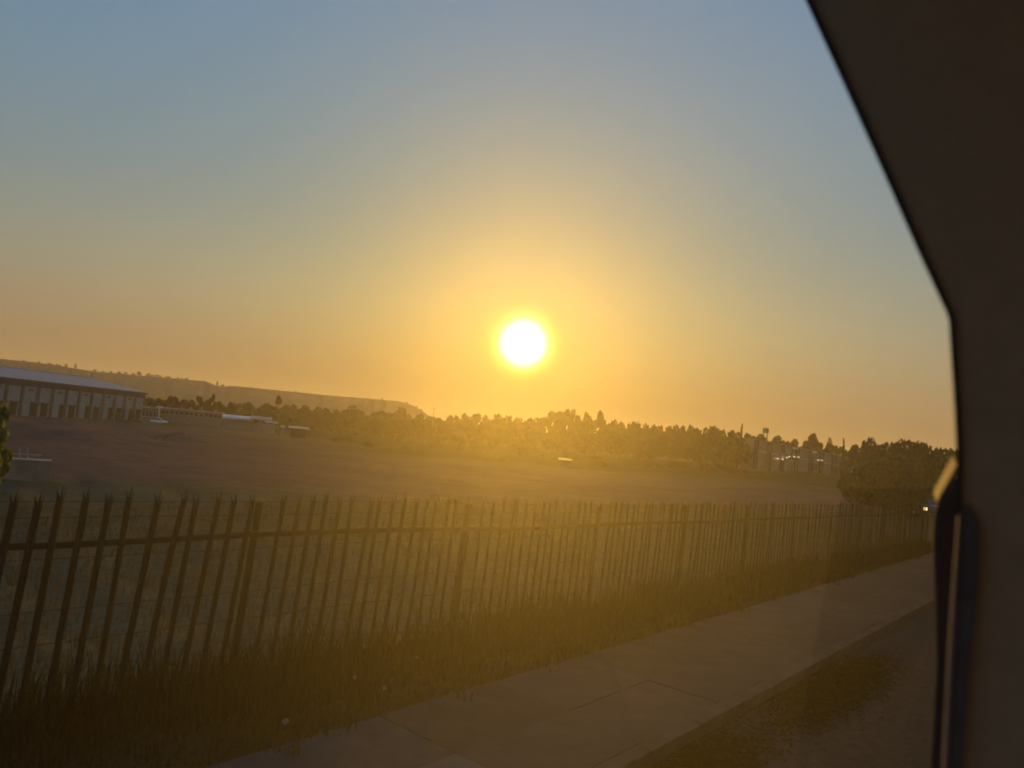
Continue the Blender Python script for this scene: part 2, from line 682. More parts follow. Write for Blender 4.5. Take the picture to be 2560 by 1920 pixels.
TREE = {}
for k in ('dome', 'tall', 'spire', 'umbrella', 'ragged'):
    TREE[k] = [(crown_mesh(k, 31 * i + len(k), (M_LEAF, M_LEAF2)[i % 2], 1700 if k == 'dome' else 1200), trunk_mesh(k, 5 * i)) for i in range(4)]
BIGDOME = (crown_mesh('dome', 77, M_LEAF, 4500), trunk_mesh('dome', 77))


ORD = ('first second third fourth fifth sixth seventh eighth ninth tenth eleventh twelfth thirteenth fourteenth fifteenth sixteenth seventeenth eighteenth nineteenth twentieth '
       'twenty-first twenty-second twenty-third twenty-fourth twenty-fifth twenty-sixth twenty-seventh twenty-eighth twenty-ninth thirtieth thirty-first thirty-second thirty-third thirty-fourth thirty-fifth thirty-sixth').split()
COUNT = {}


def nth(key):
    COUNT[key] = COUNT.get(key, 0) + 1
    return ORD[COUNT[key] - 1]


SEGMENTS = [(440, 'just beyond the warehouse end'), (560, 'over the flat grey building'), (698, 'left of the lone thin-stemmed tree'),
            (886, 'right of the lone thin-stemmed tree'), (1003, 'between the two broad domed trees'), (1195, 'right of the thin pole'),
            (1360, 'straight below the sun'), (1700, 'just right of the wooded rise'), (1858, 'left of the poplar'), (2036, 'between poplar and dark domed tree'), (9999, 'right of the dark domed tree')]


def sky_label(px, word):
    for x, text in SEGMENTS:
        if px <= x:
            return '%s hazy %s skyline tree from the left, %s' % (nth(text), word, text)


def tree(px, top_y, D, half_w, kind, label, group, cat='tree', name='broadleaf_tree', rnd=[0], base=None, pair=None, wide=1.0):
    """a tree whose top reaches pixel (px, top_y) at distance D; half_w in pixels of the photograph"""
    p = at(px, top_y, D)
    zb = ground_z(p.x, p.y) if base is None else base
    h = max(0.8, p.z - zb)
    w = wide * 2 * half_w * D / F / 0.92
    rnd[0] += 1
    cr, tk = pair or TREE[kind][rnd[0] % 4]
    t = thing(name, label, cat, (p.x, p.y, zb), (rnd[0] * 2.4) % 6.28, group)
    c = link('crown', cr, t)
    c.scale = (w, w, h)
    q = link('trunk', tk, t)
    q.scale = (min(w, h), min(w, h), h)
    return t


G_SKY = 'trees along the hazy skyline'
DOME = lambda px, y, D, hw: tree(px, y, D, hw, 'dome', sky_label(px, 'rounded'), G_SKY, wide=1.6)
RAG = lambda px, y, D, hw: tree(px, y, D, hw, 'ragged', sky_label(px, 'rounded'), G_SKY, wide=1.6)

# left of the sun
RAG(366, 981, 300, 16)
RAG(386, 991, 310, 14)
tree(430, 988, 300, 25, 'dome', 'big dark domed tree beyond the warehouse end', None)
RAG(458, 993, 330, 11)
RAG(477, 999, 330, 12)
tree(498, 990, 330, 10, 'tall', 'tall narrow tree over the flat grey building', None, name='gum_tree')
RAG(515, 998, 340, 11)
tree(533, 987, 340, 9, 'tall', 'tall leaning tree standing over the right end of the flat grey building', None, name='gum_tree')
for a in ((548, 1003, 340, 12), (566, 1008, 380, 13), (586, 1006, 420, 14), (607, 1003, 470, 15), (626, 1005, 470, 14), (645, 1010, 420, 14), (665, 1008, 430, 14), (684, 1010, 430, 13)):
    RAG(*a)
tree(698, 979, 430, 8, 'umbrella', 'lone thin-stemmed tree with a small high crown against the hill', None, name='gum_tree')
for a in ((715, 1011, 430, 14), (736, 1010, 430, 15), (766, 1012, 420, 15), (795, 1016, 420, 14), (818, 1019, 420, 14), (840, 1022, 430, 16), (862, 1023, 430, 14)):
    DOME(*a)
tree(886, 1012, 430, 30, 'dome', 'broad domed tree in front of the hill end', None)
for a in ((920, 1024, 440, 18), (950, 1026, 440, 18), (975, 1026, 440, 14)):
    RAG(*a)
tree(1003, 1017, 440, 27, 'dome', 'broad domed tree at the foot of the hill, next to the pole', None)
for a in ((1034, 1033, 450, 15), (1060, 1034, 450, 16), (1085, 1036, 450, 16), (1110, 1038, 450, 15), (1135, 1033, 450, 11), (1155, 1032, 450, 12)):
    RAG(*a)
tree(1195, 1026, 440, 16, 'ragged', 'ragged tree standing proud of the skyline below the sun', None)
for a in ((1175, 1040, 450, 14), (1218, 1038, 450, 14), (1245, 1033, 440, 18), (1272, 1037, 440, 16), (1298, 1043, 440, 18), (1322, 1044, 440, 18), (1345, 1042, 430, 14)):
    DOME(*a)
# low wood right of the sun
for a in ((1366, 1034, 420, 15), (1386, 1030, 420, 14), (1404, 1028, 420, 13), (1422, 1027, 420, 13), (1440, 1026, 420, 12), (1456, 1028, 415, 12), (1474, 1030, 410, 14), (1497, 1031, 400, 13), (1516, 1041, 400, 13)):
    tree(a[0], a[1], a[2], a[3], ('tall', 'ragged', 'spire')[a[0] % 3], nth('rise') + ' feathery tree from the left on the low wooded rise beside the sun', 'trees on the low wooded rise', name='gum_tree', wide=1.5)
for a in ((1536, 1048, 390, 14), (1556, 1054, 380, 14), (1574, 1056, 380, 12), (1592, 1052, 370, 21), (1616, 1058, 360, 13), (1634, 1061, 360, 13), (1652, 1061, 350, 13), (1672, 1062, 340, 13), (1691, 1061, 330, 13),
          (1708, 1064, 320, 13), (1727, 1060, 310, 13), (1747, 1068, 300, 14), (1766, 1068, 290, 14), (1786, 1065, 280, 24), (1808, 1072, 270, 14), (1828, 1073, 265, 14), (1846, 1079, 260, 12)):
    DOME(*a)
tree(1855, 1063, 262, 7, 'spire', 'pointed poplar rising above the skyline near the water tower', None, name='poplar_tree')
for a in ((1872, 1083, 290, 13), (1893, 1080, 300, 14), (1908, 1084, 310, 12), (1926, 1087, 315, 13), (1945, 1088, 315, 14), (1962, 1093, 315, 12), (1978, 1096, 315, 14), (1999, 1097, 315, 14), (2014, 1101, 320, 12)):
    RAG(*a)
tree(2036, 1083, 330, 23, 'dome', 'big dark domed tree behind the long pale reflection', None, pair=BIGDOME)
tree(2074, 1093, 330, 11, 'dome', 'small round tree behind the top of the long pale reflection', None)
tree(2110, 1098, 240, 6, 'spire', 'small pointed conifer at the end of the long pale reflection', None, name='conifer')
for a in ((2055, 1106, 335, 12), (2092, 1107, 335, 12), (2125, 1109, 230, 13), (2146, 1106, 200, 12)):
    RAG(*a)
tree(1856, 1092, 216, 20, 'dome', 'rounded tree hiding the left end of the long pale reflection', None, wide=1.3)
G_R = 'dark trees at the bus pillar'
tree(2163, 1088, 170, 12, 'umbrella', 'flat-crowned umbrella tree on the dark skyline', None, name='umbrella_tree')
for i, a in enumerate(((2176, 1092, 150, 16), (2196, 1108, 140, 17), (2214, 1104, 130, 20), (2238, 1106, 120, 22), (2266, 1097, 112, 30), (2292, 1101, 108, 24), (2317, 1107, 104, 22), (2343, 1119, 104, 20), (2368, 1119, 104, 22),
                       (2395, 1122, 104, 24), (2430, 1128, 104, 26))):
    tree(*a, 'dome', nth('clump') + ' dark tree from the left along the top of the dense clump by the pillar', G_R, pair=BIGDOME if i % 2 else None, wide=1.45)
# lower rows that fill the wood under the skyline
rr = random.Random(5)
for i in range(70):
    px = 600 + 1250 * (i + rr.random()) / 70
    sky_y = 1006 + (px - 560) * 0.062
    D = rr.uniform(300, 400) - max(0, px - 1500) * 0.2
    tree(px, sky_y + rr.uniform(10, 26), D, rr.uniform(18, 32), rr.choice(('dome', 'ragged', 'dome')), 'low hazy tree in the wood below the skyline', 'low trees below the skyline')
for i in range(26):
    px = 820 + 1035 * (i + rr.random()) / 26
    D = rr.uniform(150, 270) - max(0, px - 1500) * 0.1
    p_ = at(px, 1100, D)
    hor = 960 + 0.097 * px
    top = hor - (ground_z(p_.x, p_.y) + rr.uniform(1.0, 2.4) - EYE.z) / D * F
    tree(px, top, D, rr.uniform(1.6, 3.0) / D * F, 'dome', 'low scrub bush on the hazy ground before the wood', 'scrub before the wood', cat='bush', name='bush')
for i in range(34):
    px = 2135 + 275 * (i + rr.random()) / 34
    tree(px, rr.uniform(1150, 1225), rr.uniform(60, 96), rr.uniform(18, 38), 'dome', 'dark bush in the undergrowth below the dense clump of trees', 'bushes below the dense clump', cat='bush', name='bush')

# scrub on the hill's edge
for px, up, hw in ((60, 3, 3), (98, 4, 3), (122, 5, 4), (131, 4, 3), (142, 4, 3), (150, 4, 3), (166, 8, 4), (190, 12, 3), (238, 6, 4), (258, 4, 3), (277, 5, 4), (300, 6, 5), (314, 6, 4), (334, 5, 4), (349, 10, 6), (370, 8, 5), (382, 5, 4),
                   (392, 6, 4), (401, 5, 4), (417, 5, 3), (423, 5, 3), (445, 4, 3), (455, 4, 3), (466, 5, 4), (544, 12, 3), (555, 6, 6), (574, 2, 3), (629, 3, 2), (740, 3, 2), (882, 3, 2), (922, 3, 2), (955, 5, 3), (1018, 4, 5), (1040, 4, 4), (1053, 4, 5)):
    y = hill_top(px)
    b = at(px, y, HD + 2)
    tree(px, y - up, HD + 2, hw, 'tall' if up > 9 else 'ragged', nth('rim') + ' tiny tree from the left on the rim of the flat-topped hill', 'scrub along the hill rim', name='rim_tree', base=b.z - 1.5)

# ------------------------------------------------------------------ warehouse
M_WALL = mat('warehouse_cladding', (0.32, 0.30, 0.25), 0.7, 0.12, 0.5, 0.0)
M_PIL = mat('warehouse_pilaster', (0.14, 0.125, 0.10), 0.8, 0.15, 0.8)
M_ROOF = mat('sheet_roof', (0.15, 0.16, 0.19), 0.6, 0.12, 0.4, 0.0)
M_DARK = mat('dark_opening', (0.035, 0.03, 0.026), 0.8, 0.3, 2.0)
M_TRIM = mat('pale_trim', (0.55, 0.52, 0.46), 0.6, 0.1, 3.0)
M_BROWN = mat('brown_fascia', (0.10, 0.075, 0.06), 0.7, 0.2, 1.0)

wc = at(355, 1046, 272)                         # the near-right corner, then the long wall comes towards the camera
wdir = Vector((wc.x * 0.0 - 2.0, -70.0, 0)).normalized()
wrz = math.atan2(wdir.y, wdir.x)                # local +x runs along the wall from the far corner towards the camera
WB, WE, WR = -5.3, 4.25, 7.3                    # base, eave, ridge heights
WLEN, WWID, BAY = 118.0, 36.0, 5.85
wh = thing('warehouse', 'long pale warehouse with a blue-grey metal roof and dark loading doors', 'warehouse', (wc.x, wc.y, WB), wrz)
# local axes: x along the wall, y to the right of it seen from above is away from the wall's face when negative
HW = WE - WB
link('wall', MB().box(0, WLEN, -WWID, 0, -1.0, HW).mesh('wall', M_WALL), wh)
rise = WR - WE
roof = MB()
e, ov = 0.5, 0.25
pr = [(0, e, 0.02), (0, -WWID / 2, rise), (0, -WWID - e, 0.02), (0, -WWID - e, -0.28), (0, -WWID / 2, rise - 0.3), (0, e, -0.28)]
roof.prism([(-e, p[1], p[2] + HW + ov) for p in pr], [(WLEN + e, p[1], p[2] + HW + ov) for p in pr])
rf = link('roof', recalc(roof.mesh('roof', M_ROOF)), wh)
link('ridge_cap', MB().box(-e, WLEN + e, -WWID / 2 - 0.4, -WWID / 2 + 0.4, HW + ov + rise - 0.02, HW + ov + rise + 0.16).mesh('ridge_cap', M_TRIM), rf)
link('gutter', MB().box(-e, WLEN + e, e + 0.003, e + 0.22, HW - 0.35, HW + 0.16).mesh('gutter', M_BROWN), rf)
gable = MB().prism([(-0.03, 0, HW - 0.1), (-0.03, -WWID / 2, HW + rise - 0.1), (-0.03, -WWID, HW - 0.1)], [(0.1, 0, HW - 0.1), (0.1, -WWID / 2, HW + rise - 0.1), (0.1, -WWID, HW - 0.1)])
link('gable', recalc(gable.mesh('gable', M_WALL)), wh)
link('fascia', MB().box(0, WLEN, 0.004, 0.12, HW - 1.5, HW - 0.36).mesh('fascia', M_BROWN), wh)
link('plinth', MB().box(0, WLEN, 0.004, 0.2, -1.0, 0.55).mesh('plinth', M_BROWN), wh)
pil = MB().box(-0.3, 0.3, 0.005, 0.55, -1.0, HW - 1.5).mesh('pilaster', M_PIL)
door_me = MB().box(-1.35, 1.35, 0.006, 0.10, 0.6, 3.9).mesh('dock_door', M_DARK)
slat_me = MB().box(-1.3, 1.3, 0.103, 0.13, -0.04, 0.04).mesh('door_slat', M_BROWN)
hood_me = MB().box(-1.45, 1.45, 0.006, 0.9, 3.95, 4.25).mesh('canopy', M_PIL)
vent_me = MB().box(-0.9, 0.9, 0.006, 0.1, HW - 2.6, HW - 1.9).mesh('wall_vent', M_PIL)
for i in range(int(WLEN / BAY) + 1):
    link('pilaster', pil, wh, (min(WLEN - 0.4, 0.4 + i * BAY), 0, 0))
i = 0
x = 1.5
k = 0
while x < WLEN - 4:
    for dx in (0.0, 4.1):
        d_ = link('dock_door', door_me, wh, (x + dx + 1.4, 0, 0))
        for q in range(4):
            link('door_slat', slat_me, d_, (0, 0, 1.2 + q * 0.75))
        link('canopy', hood_me, d_)
    link('wall_vent', vent_me, wh, (x + 7.5, 0, 0))
    x += 2 * BAY
    k += 1

# ------------------------------------------------------------------ small buildings beyond the warehouse
M_GREY = mat('grey_render', (0.19, 0.17, 0.14), 0.8, 0.15, 1.2)
M_SHED = mat('shed_sheet', (0.26, 0.22, 0.18), 0.7, 0.2, 2.0)
M_WHITE = mat('white_roof', (0.58, 0.56, 0.52), 0.5, 0.08, 2.0)


def shed(name, label, cat, px0, px1, base_y, top_y, D, depth=8.0, roof_m=None, wall_m=None, bays=4, roof_t=0.35, over=0.6, rise=0.0, yaw=0.0):
    a, b = at(px0, base_y, D), at(px1, base_y + (px1 - px0) * 0.097, D)
    t_ = at(px0, top_y, D)
    L = (Vector((b.x, b.y)) - Vector((a.x, a.y))).length
    rz = math.atan2(b.y - a.y, b.x - a.x) + yaw
    h = t_.z - a.z
    t = thing(name, label, cat, (a.x, a.y, a.z), rz)
    link('wall', MB().box(0, L, 0, depth, -2.0, h - roof_t).mesh('wall', wall_m or M_GREY), t)
    r_ = MB()
    r_.prism([(-over, -over, h - roof_t + 0.01), (-over, -over, h), (-over, depth + over, h + rise), (-over, depth + over, h + rise - roof_t)],
             [(L + over, -over, h - roof_t + 0.01), (L + over, -over, h), (L + over, depth + over, h + rise), (L + over, depth + over, h + rise - roof_t)])
    link('roof', recalc(r_.mesh('roof', roof_m or M_ROOF)), t)
    for q in range(bays):
        x0 = L * (q + 0.25) / bays
        x1 = L * (q + 0.7) / bays
        w_ = link('window', MB().box(x0, x1, -0.05, 0.05, h * 0.32, h * 0.66).mesh('window', M_DARK), t)
        link('sill', MB().box(x0 - 0.1, x1 + 0.1, -0.16, -0.052, h * 0.29, h * 0.32 - 0.004).mesh('sill', M_TRIM), w_)
    return t


shed('office_block', 'low greenish grey annex against the warehouse end wall', 'building', 352, 398, 1050, 1017, 250, 10, bays=5)
shed('flat_roofed_building', 'long flat-roofed grey building right of the warehouse', 'building', 410, 556, 1040, 1019, 262, 12, roof_m=M_GREY, bays=12, roof_t=0.7)
shed('canopy_shed', 'thin white canopy roof beside the flat grey building', 'shed', 561, 626, 1050, 1041, 196, 5, roof_m=M_WHITE, wall_m=M_SHED, bays=3, roof_t=0.5, rise=0.5)
shed('shack', 'small brown shack with a pale lean-to roof', 'shack', 630, 672, 1060, 1046, 190, 5, roof_m=M_SHED, wall_m=M_SHED, bays=2, roof_t=0.3, rise=0.6)
shed('lean_to', 'small white lean-to roof at the side of the brown shack', 'shed', 668, 688, 1062, 1053, 184, 3, roof_m=M_WHITE, wall_m=M_SHED, bays=1, roof_t=0.35)
shed('greenhouse', 'low pale roof lying alone in the brown field', 'shed', 727, 766, 1071, 1066, 178, 5, roof_m=M_WHITE, wall_m=M_DARK, bays=2, roof_t=0.35)
shed('pump_house', 'tiny white-roofed hut just left of the low pale roof', 'hut', 702, 710, 1071, 1064, 178, 2, roof_m=M_WHITE, wall_m=M_SHED, bays=1, roof_t=0.35, over=0.2)
shed('field_shelter', 'small white roof below the wooded rise, right under the sun', 'shed', 1402, 1424, 1151, 1146, 190, 3, roof_m=M_WHITE, wall_m=M_DARK, bays=1, roof_t=0.35)

# flat-topped white lamp mast at the annex
p = at(397, 1037, 240)
t = thing('light_mast', 'white flat-headed light mast at the end of the annex', 'lamp', (p.x, p.y, p.z - 1.2))
mh = at(397, 1019, 240).z - p.z + 1.2
link('pole', MB().bar((0, 0, -1), (0, 0, mh), 0.16, 8).mesh('pole', M_WHITE), t)
link('head', MB().box(-0.9, 0.9, -0.4, 0.4, mh + 0.003, mh + 0.4).mesh('head', M_WHITE), t)


# ------------------------------------------------------------------ vehicles
M_TYRE = mat('tyre_rubber', (0.02, 0.02, 0.02), 0.9, 0.2, 5)
M_CGLASS = mat('car_glass', (0.03, 0.035, 0.04), 0.1, 0.1, 2, spec=0.8)
M_LAMP = lamp_mat('headlight_glow', (1.0, 0.62, 0.22), 1.3)
M_LAMP_OFF = mat('headlight_unlit', (0.7, 0.7, 0.68), 0.2, 0.05, 3, spec=0.8)


def car(label, loc, rz, col, lit=True, group=None, cat='car', name='parked_car'):
    t = thing(name, label, cat, loc, rz, group)
    m = mat('paint_%s' % '_'.join('%d' % (c * 100) for c in col), col, 0.3, 0.05, 2, spec=0.5)
    prof = [(-2.1, 0.35), (-2.15, 0.75), (-1.9, 0.95), (-1.0, 1.0), (1.3, 0.95), (2.0, 0.88), (2.12, 0.6), (2.1, 0.32)]   # side view, nose at +x
    b = MB().prism([(x, -0.84, z) for x, z in prof], [(x, 0.84, z) for x, z in prof])
    link('body', recalc(b.mesh('body', m)), t)
    cab = [(-1.75, 0.97), (-1.2, 1.45), (0.35, 1.46), (1.1, 0.97)]
    b = MB().prism([(x, -0.70 if z > 1.2 else -0.78, z) for x, z in cab], [(x, 0.70 if z > 1.2 else 0.78, z) for x, z in cab])
    c = link('cabin', recalc(b.mesh('cabin', M_CGLASS)), t)
    link('cabin_roof', MB().box(-1.15, 0.3, -0.68, 0.68, 1.462, 1.5).mesh('cabin_roof', m), c)
    for x in (-1.3, 1.3):
        for y in (-0.78, 0.78):
            w = link('wheel', MB().bar((x, y - 0.1, 0.31), (x, y + 0.1, 0.31), 0.31, 12).mesh('wheel', M_TYRE), t)
            link('rim', MB().bar((x, y - 0.105, 0.31), (x, y + 0.105, 0.31), 0.18, 8).mesh('rim', M_LAMP_OFF), w)
    for y in (-0.6, 0.6):
        link('headlight', MB().box(2.05, 2.16, y - 0.13, y + 0.13, 0.58, 0.78).mesh('headlight', M_LAMP if lit else M_LAMP_OFF), t)
    link('bumper', MB().box(2.09, 2.2, -0.8, 0.8, 0.3, 0.5).mesh('bumper', M_BROWN), t)
    return t


def car_at(px, py, D, turn, **kw):
    """a car whose nose points at the camera, turned by some degrees"""
    p = at(px, py, D)
    z = p.z - 0.7
    rz = math.atan2(-p.y, -p.x) + math.radians(turn)
    return car(loc=(p.x, p.y, z), rz=rz, **kw)


car_at(1947, 1147, 208, 10, label='lowest stand-in car for reflected headlights at the left of the row in the pale reflection', col=(0.25, 0.24, 0.22), name='car')  # the lit cars stand in for headlights reflected in the bus window
car_at(1957, 1143, 215, 12, label='second stand-in car for reflected headlights from the left in the row in the pale reflection', col=(0.12, 0.12, 0.13), name='car')
car_at(1964, 1141, 222, 10, label='third stand-in car for reflected headlights from the left in the row in the pale reflection', col=(0.35, 0.08, 0.06), name='car')
car_at(1986, 1142, 222, 14, label='brightest stand-in car for reflected headlights, rightmost of the row in the pale reflection', col=(0.3, 0.3, 0.3), name='car')
car_at(2044, 1150, 245, 20, label='single stand-in car for reflected headlights in the middle of the pale reflection', col=(0.25, 0.25, 0.28), name='car')
car_at(2133, 1175, 262, 25, label='pale car at the right end of the long pale reflection', col=(0.35, 0.35, 0.33), lit=False, name='car')
car_at(2294, 1266, 62, 28, label='dim parked car glinting under the dense dark trees', col=(0.03, 0.03, 0.03), lit=True, name='car')
car_at(398, 1053, 235, 60, label='white van-like car parked below the annex', col=(0.75, 0.74, 0.7), lit=False, name='car')

# ------------------------------------------------------------------ reflection of the bus windows, built as a long pale building on the right
BL, BR = at(1884, 1156, 236), at(2142, 1194, 300)
TL, TR = at(1884, 1097, 236), at(2142, 1148, 300)
M_PALE = mat('pale_reflection', (0.24, 0.185, 0.13), 0.8, 0.12, 0.6)
M_PALE_D = mat('reflection_bay_pier', (0.05, 0.04, 0.03), 0.8, 0.2, 1.0)
bdir = Vector((BR.x - BL.x, BR.y - BL.y, 0))
blen = bdir.length
bdir.normalize()
bz = math.atan2(bdir.y, bdir.x)
hl, hr, drop = TL.z - BL.z, TR.z - BR.z, BR.z - BL.z
lb = thing('reflection_building', 'long pale window reflection built as a building with dark piers, right of the sun', 'building', (BL.x, BL.y, BL.z), bz)


def bpt(f, y, k):
    """f along the reflection building 0..1, y depth behind the front, k height 0..1"""
    return (f * blen, y, f * drop + k * (hl + (hr - hl) * f))


def bbox(f0, f1, y0, y1, k0, k1):
    m_ = MB()
    m_.prism([bpt(f0, y0, k0), bpt(f1, y0, k0), bpt(f1, y0, k1), bpt(f0, y0, k1)], [bpt(f0, y1, k0), bpt(f1, y1, k0), bpt(f1, y1, k1), bpt(f0, y1, k1)])
    return m_


link('wall', recalc(bbox(0, 1, 0, 5, -0.35, 0.97).mesh('wall', M_PALE)), lb)  # wall, roof, piers, windows and doors here only make up the reflection
link('roof', recalc(bbox(-0.004, 1.004, -0.5, 5.5, 0.972, 1.02).mesh('roof', M_PALE)), lb)
PX = [1887, 1920, 1954, 1990, 2026, 2052, 2082, 2112, 2138]
for i, px in enumerate(PX):
    # where the pixel column meets the wall line
    r = ray(px, 1140)
    den = r.x * bdir.y - r.y * bdir.x
    tt = (BL.x * bdir.y - BL.y * bdir.x) / den
    q = Vector((r.x * tt, r.y * tt, 0))
    f = max(0.006, min(0.994, ((q - Vector((BL.x, BL.y, 0))).dot(bdir)) / blen))
    link('pier', recalc(bbox(f - 0.012, f + 0.012, -0.7, -0.004, -0.3, 0.965).mesh('pier', M_PALE_D)), lb)
    PX[i] = f
for i in range(len(PX) - 1):
    f0, f1 = PX[i] + 0.022, PX[i + 1] - 0.022
    w_ = link('window', recalc(bbox(f0, f1, -0.12, -0.005, 0.52, 0.78).mesh('window', mat('dim_reflection_glazing', (0.27, 0.20, 0.13), 0.6, 0.2, 1.0, spec=0.05))), lb)
    link('sill', recalc(bbox(f0 - 0.005, f1 + 0.005, -0.3, -0.005, 0.49, 0.515).mesh('sill', M_TRIM)), w_)
    if i in (4, 6, 7):
        link('door', recalc(bbox(f0 + 0.01, f0 + 0.05, -0.1, -0.006, 0.02, 0.4).mesh('door', M_DARK)), lb)
for px, w, lab in ((1988, 12, 'yellowish panel of the reflection over the stand-in lit cars'), (2036, 10, 'small pale panel on the middle of the long reflection')):
    p = at(px, 1121 + (px - 1988) * 0.2, 222 if px < 2000 else 250)
    t = thing('reflection_panel', lab, 'sign', (p.x, p.y, p.z), math.atan2(-p.y, -p.x) + math.pi / 2)
    L = w * 222 / F / 2
    link('panel', MB().box(-L, L, -0.06, 0.06, -0.35, 0.35).mesh('panel', mat('sign_cream', (0.65, 0.58, 0.35), 0.6, 0.1, 2)), t)
    g0 = ground_z(p.x, p.y) - p.z - 0.5
    for x in (-L * 0.7, L * 0.7):
        link('post', MB().bar((x, 0, g0), (x, 0, -0.353), 0.07, 6).mesh('post', M_PALE_D), t)

# ------------------------------------------------------------------ water tower, pylons, poles
p = at(1913, 1096, 330)
zg = ground_z(p.x, p.y)
zt = at(1913, 1071, 330).z
t = thing('water_tower', 'small water tank on tall legs above the skyline trees', 'water tower', (p.x, p.y, zg))
M_TANK = mat('tank_steel', (0.22, 0.19, 0.15), 0.6, 0.2, 1.0)
th = zt - zg
tk = link('tank', MB().bar((0, 0, th - 1.9), (0, 0, th), 1.25, 14).mesh('tank', M_TANK), t)
link('lid', MB().bar((0, 0, th + 0.003), (0, 0, th + 0.35), 1.3, 14, 0.3).mesh('lid', M_TANK), tk)
for a in range(4):
    x, y = 1.0 * math.cos(a * math.pi / 2 + 0.6), 1.0 * math.sin(a * math.pi / 2 + 0.6)
    link('leg', MB().bar((x * 1.3, y * 1.3, -1), (x, y, th - 1.9), 0.13, 5).mesh('leg', M_TANK), t)
link('brace', MB().bar((-1.2, -0.6, th - 5), (1.2, 0.6, th - 3.2), 0.07, 4).bar((1.2, -0.6, th - 5), (-1.2, 0.6, th - 3.2), 0.07, 4).mesh('brace', M_TANK), t)

M_STEEL = mat('pylon_steel', (0.12, 0.11, 0.10), 0.6, 0.2, 1.0)


def pylon(px, top_y, D, label):
    p = at(px, top_y, D)
    zb = -6.5
    h = p.z - zb
    t = thing('power_pylon', label, 'pylon', (p.x, p.y, zb), 0.5, 'power pylons before the hill')
    leg = MB()
    w0, w1 = h * 0.13, h * 0.025
    for sx in (-1, 1):
        for sy in (-1, 1):
            link('leg', MB().bar((sx * w0, sy * w0, -1), (sx * w1, sy * w1, h), 0.16, 4).mesh('leg', M_STEEL), t)
    lat = MB()
    n = 9
    for i in range(n):
        z0, z1 = h * i / n, h * (i + 1) / n
        a0, a1 = w0 + (w1 - w0) * i / n, w0 + (w1 - w0) * (i + 1) / n
        for sy in (-1, 1):
            lat.bar((-a0, sy * a0, z0), (a1, sy * a1, z1), 0.09, 4)
            lat.bar((a0, sy * a0, z0), (-a1, sy * a1, z1), 0.09, 4)
    link('lattice', lat.mesh('lattice', M_STEEL), t)
    for k in (0.72, 0.84, 0.95):
        L = h * 0.2 * (1.25 - k * 0.35)
        link('crossarm', MB().bar((-L, 0, h * k), (L, 0, h * k), 0.14, 4).bar((-L, 0, h * k), (0, 0, h * (k + 0.04)), 0.09, 4).bar((L, 0, h * k), (0, 0, h * (k + 0.04)), 0.09, 4).mesh('crossarm', M_STEEL), t)


pylon(805, 990, 800, 'faint lattice pylon before the hill, left of the pair')
pylon(933, 1000, 800, 'faint lattice pylon before the hill end, left of its close neighbour')
pylon(955, 1002, 900, 'faint lattice pylon nearest the hill end')

p = at(1086, 1017, 430)
zg = ground_z(p.x, p.y)
t = thing('pole', 'thin pole with a short crossbar on the skyline below and left of the sun', 'pole', (p.x, p.y, zg))
link('shaft', MB().bar((0, 0, -0.5), (0, 0, p.z - zg), 0.2, 6, 0.12).mesh('shaft', M_STEEL), t)
link('crossbar', MB().box(-1.1, 1.1, -0.08, 0.08, p.z - zg - 1.2, p.z - zg - 1.0).mesh('crossbar', M_STEEL), t)

# ------------------------------------------------------------------ earth mound with a pale track
p = at(450, 1078, 120)
mb = MB()
NXm, NYm = 40, 24
for j in range(NYm + 1):
    for i in range(NXm + 1):
        x, y = -6.5 + 13 * i / NXm, -5 + 10 * j / NYm
        r2 = (x / 5.0) ** 2 + (y / 3.8) ** 2
        z = 1.35 * max(0, 1 - r2) ** 1.2 * (1 + 0.12 * math.sin(2.2 * x + 1) * math.cos(1.9 * y)) - 0.25
        mb.v.append((x, y, z + 0.05 * math.sin(5 * x + 3 * y)))
for j in range(NYm):
    for i in range(NXm):
        a = j * (NXm + 1) + i
        mb.f.append((a, a + 1, a + NXm + 2, a + NXm + 1))
mo = link('earth_mound', mb.mesh('earth_mound', mat('mound_earth', (0.115, 0.071, 0.054), 0.95, 0.4, 0.9, 0.5, spec=0.0)), None, (p.x, p.y, ground_z(p.x, p.y) + 0.1))
tag(mo, 'heap of red-brown earth in the field below the flat grey building', 'mound')

# ------------------------------------------------------------------ low wall, hurdle and shrub on the left
M_BRICK = mat('old_plaster', (0.27, 0.18, 0.13), 0.9, 0.25, 2.0, 0.2)
a, b = at(-150, 1142, 24.0), at(125, 1168, 24.0)
zg = ground_z(b.x, b.y)
lw = thing('low_wall', 'low brown plastered wall with a pale coping behind the fence', 'wall', (b.x, b.y, zg - 0.1), math.atan2(a.y - b.y, a.x - b.x))
wlen = (Vector((a.x, a.y)) - Vector((b.x, b.y))).length
wht = at(120, 1150, 24.0).z - zg + 0.1
link('wall', MB().box(0, wlen, -0.11, 0.11, -0.3, wht - 0.05).mesh('wall', M_BRICK), lw)
link('coping', MB().box(-0.03, wlen, -0.13, 0.13, wht - 0.04, wht).mesh('coping', mat('worn_coping', (0.36, 0.31, 0.26), 0.8, 0.2, 4.0)), lw)
M_RAIL = mat('weathered_rail', (0.42, 0.38, 0.30), 0.6, 0.15, 5.0)
c = at(53, 1134, 24.0)
hd = thing('hurdle', 'thin pale rail on two stub posts standing on the low wall', 'barrier', (c.x, c.y, zg - 0.1 + wht), math.atan2(a.y - b.y, a.x - b.x))
hz = c.z - (zg - 0.1 + wht)
link('rail', MB().box(-0.47, 0.47, -0.015, 0.015, hz - 0.022, hz).mesh('rail', M_RAIL), hd)
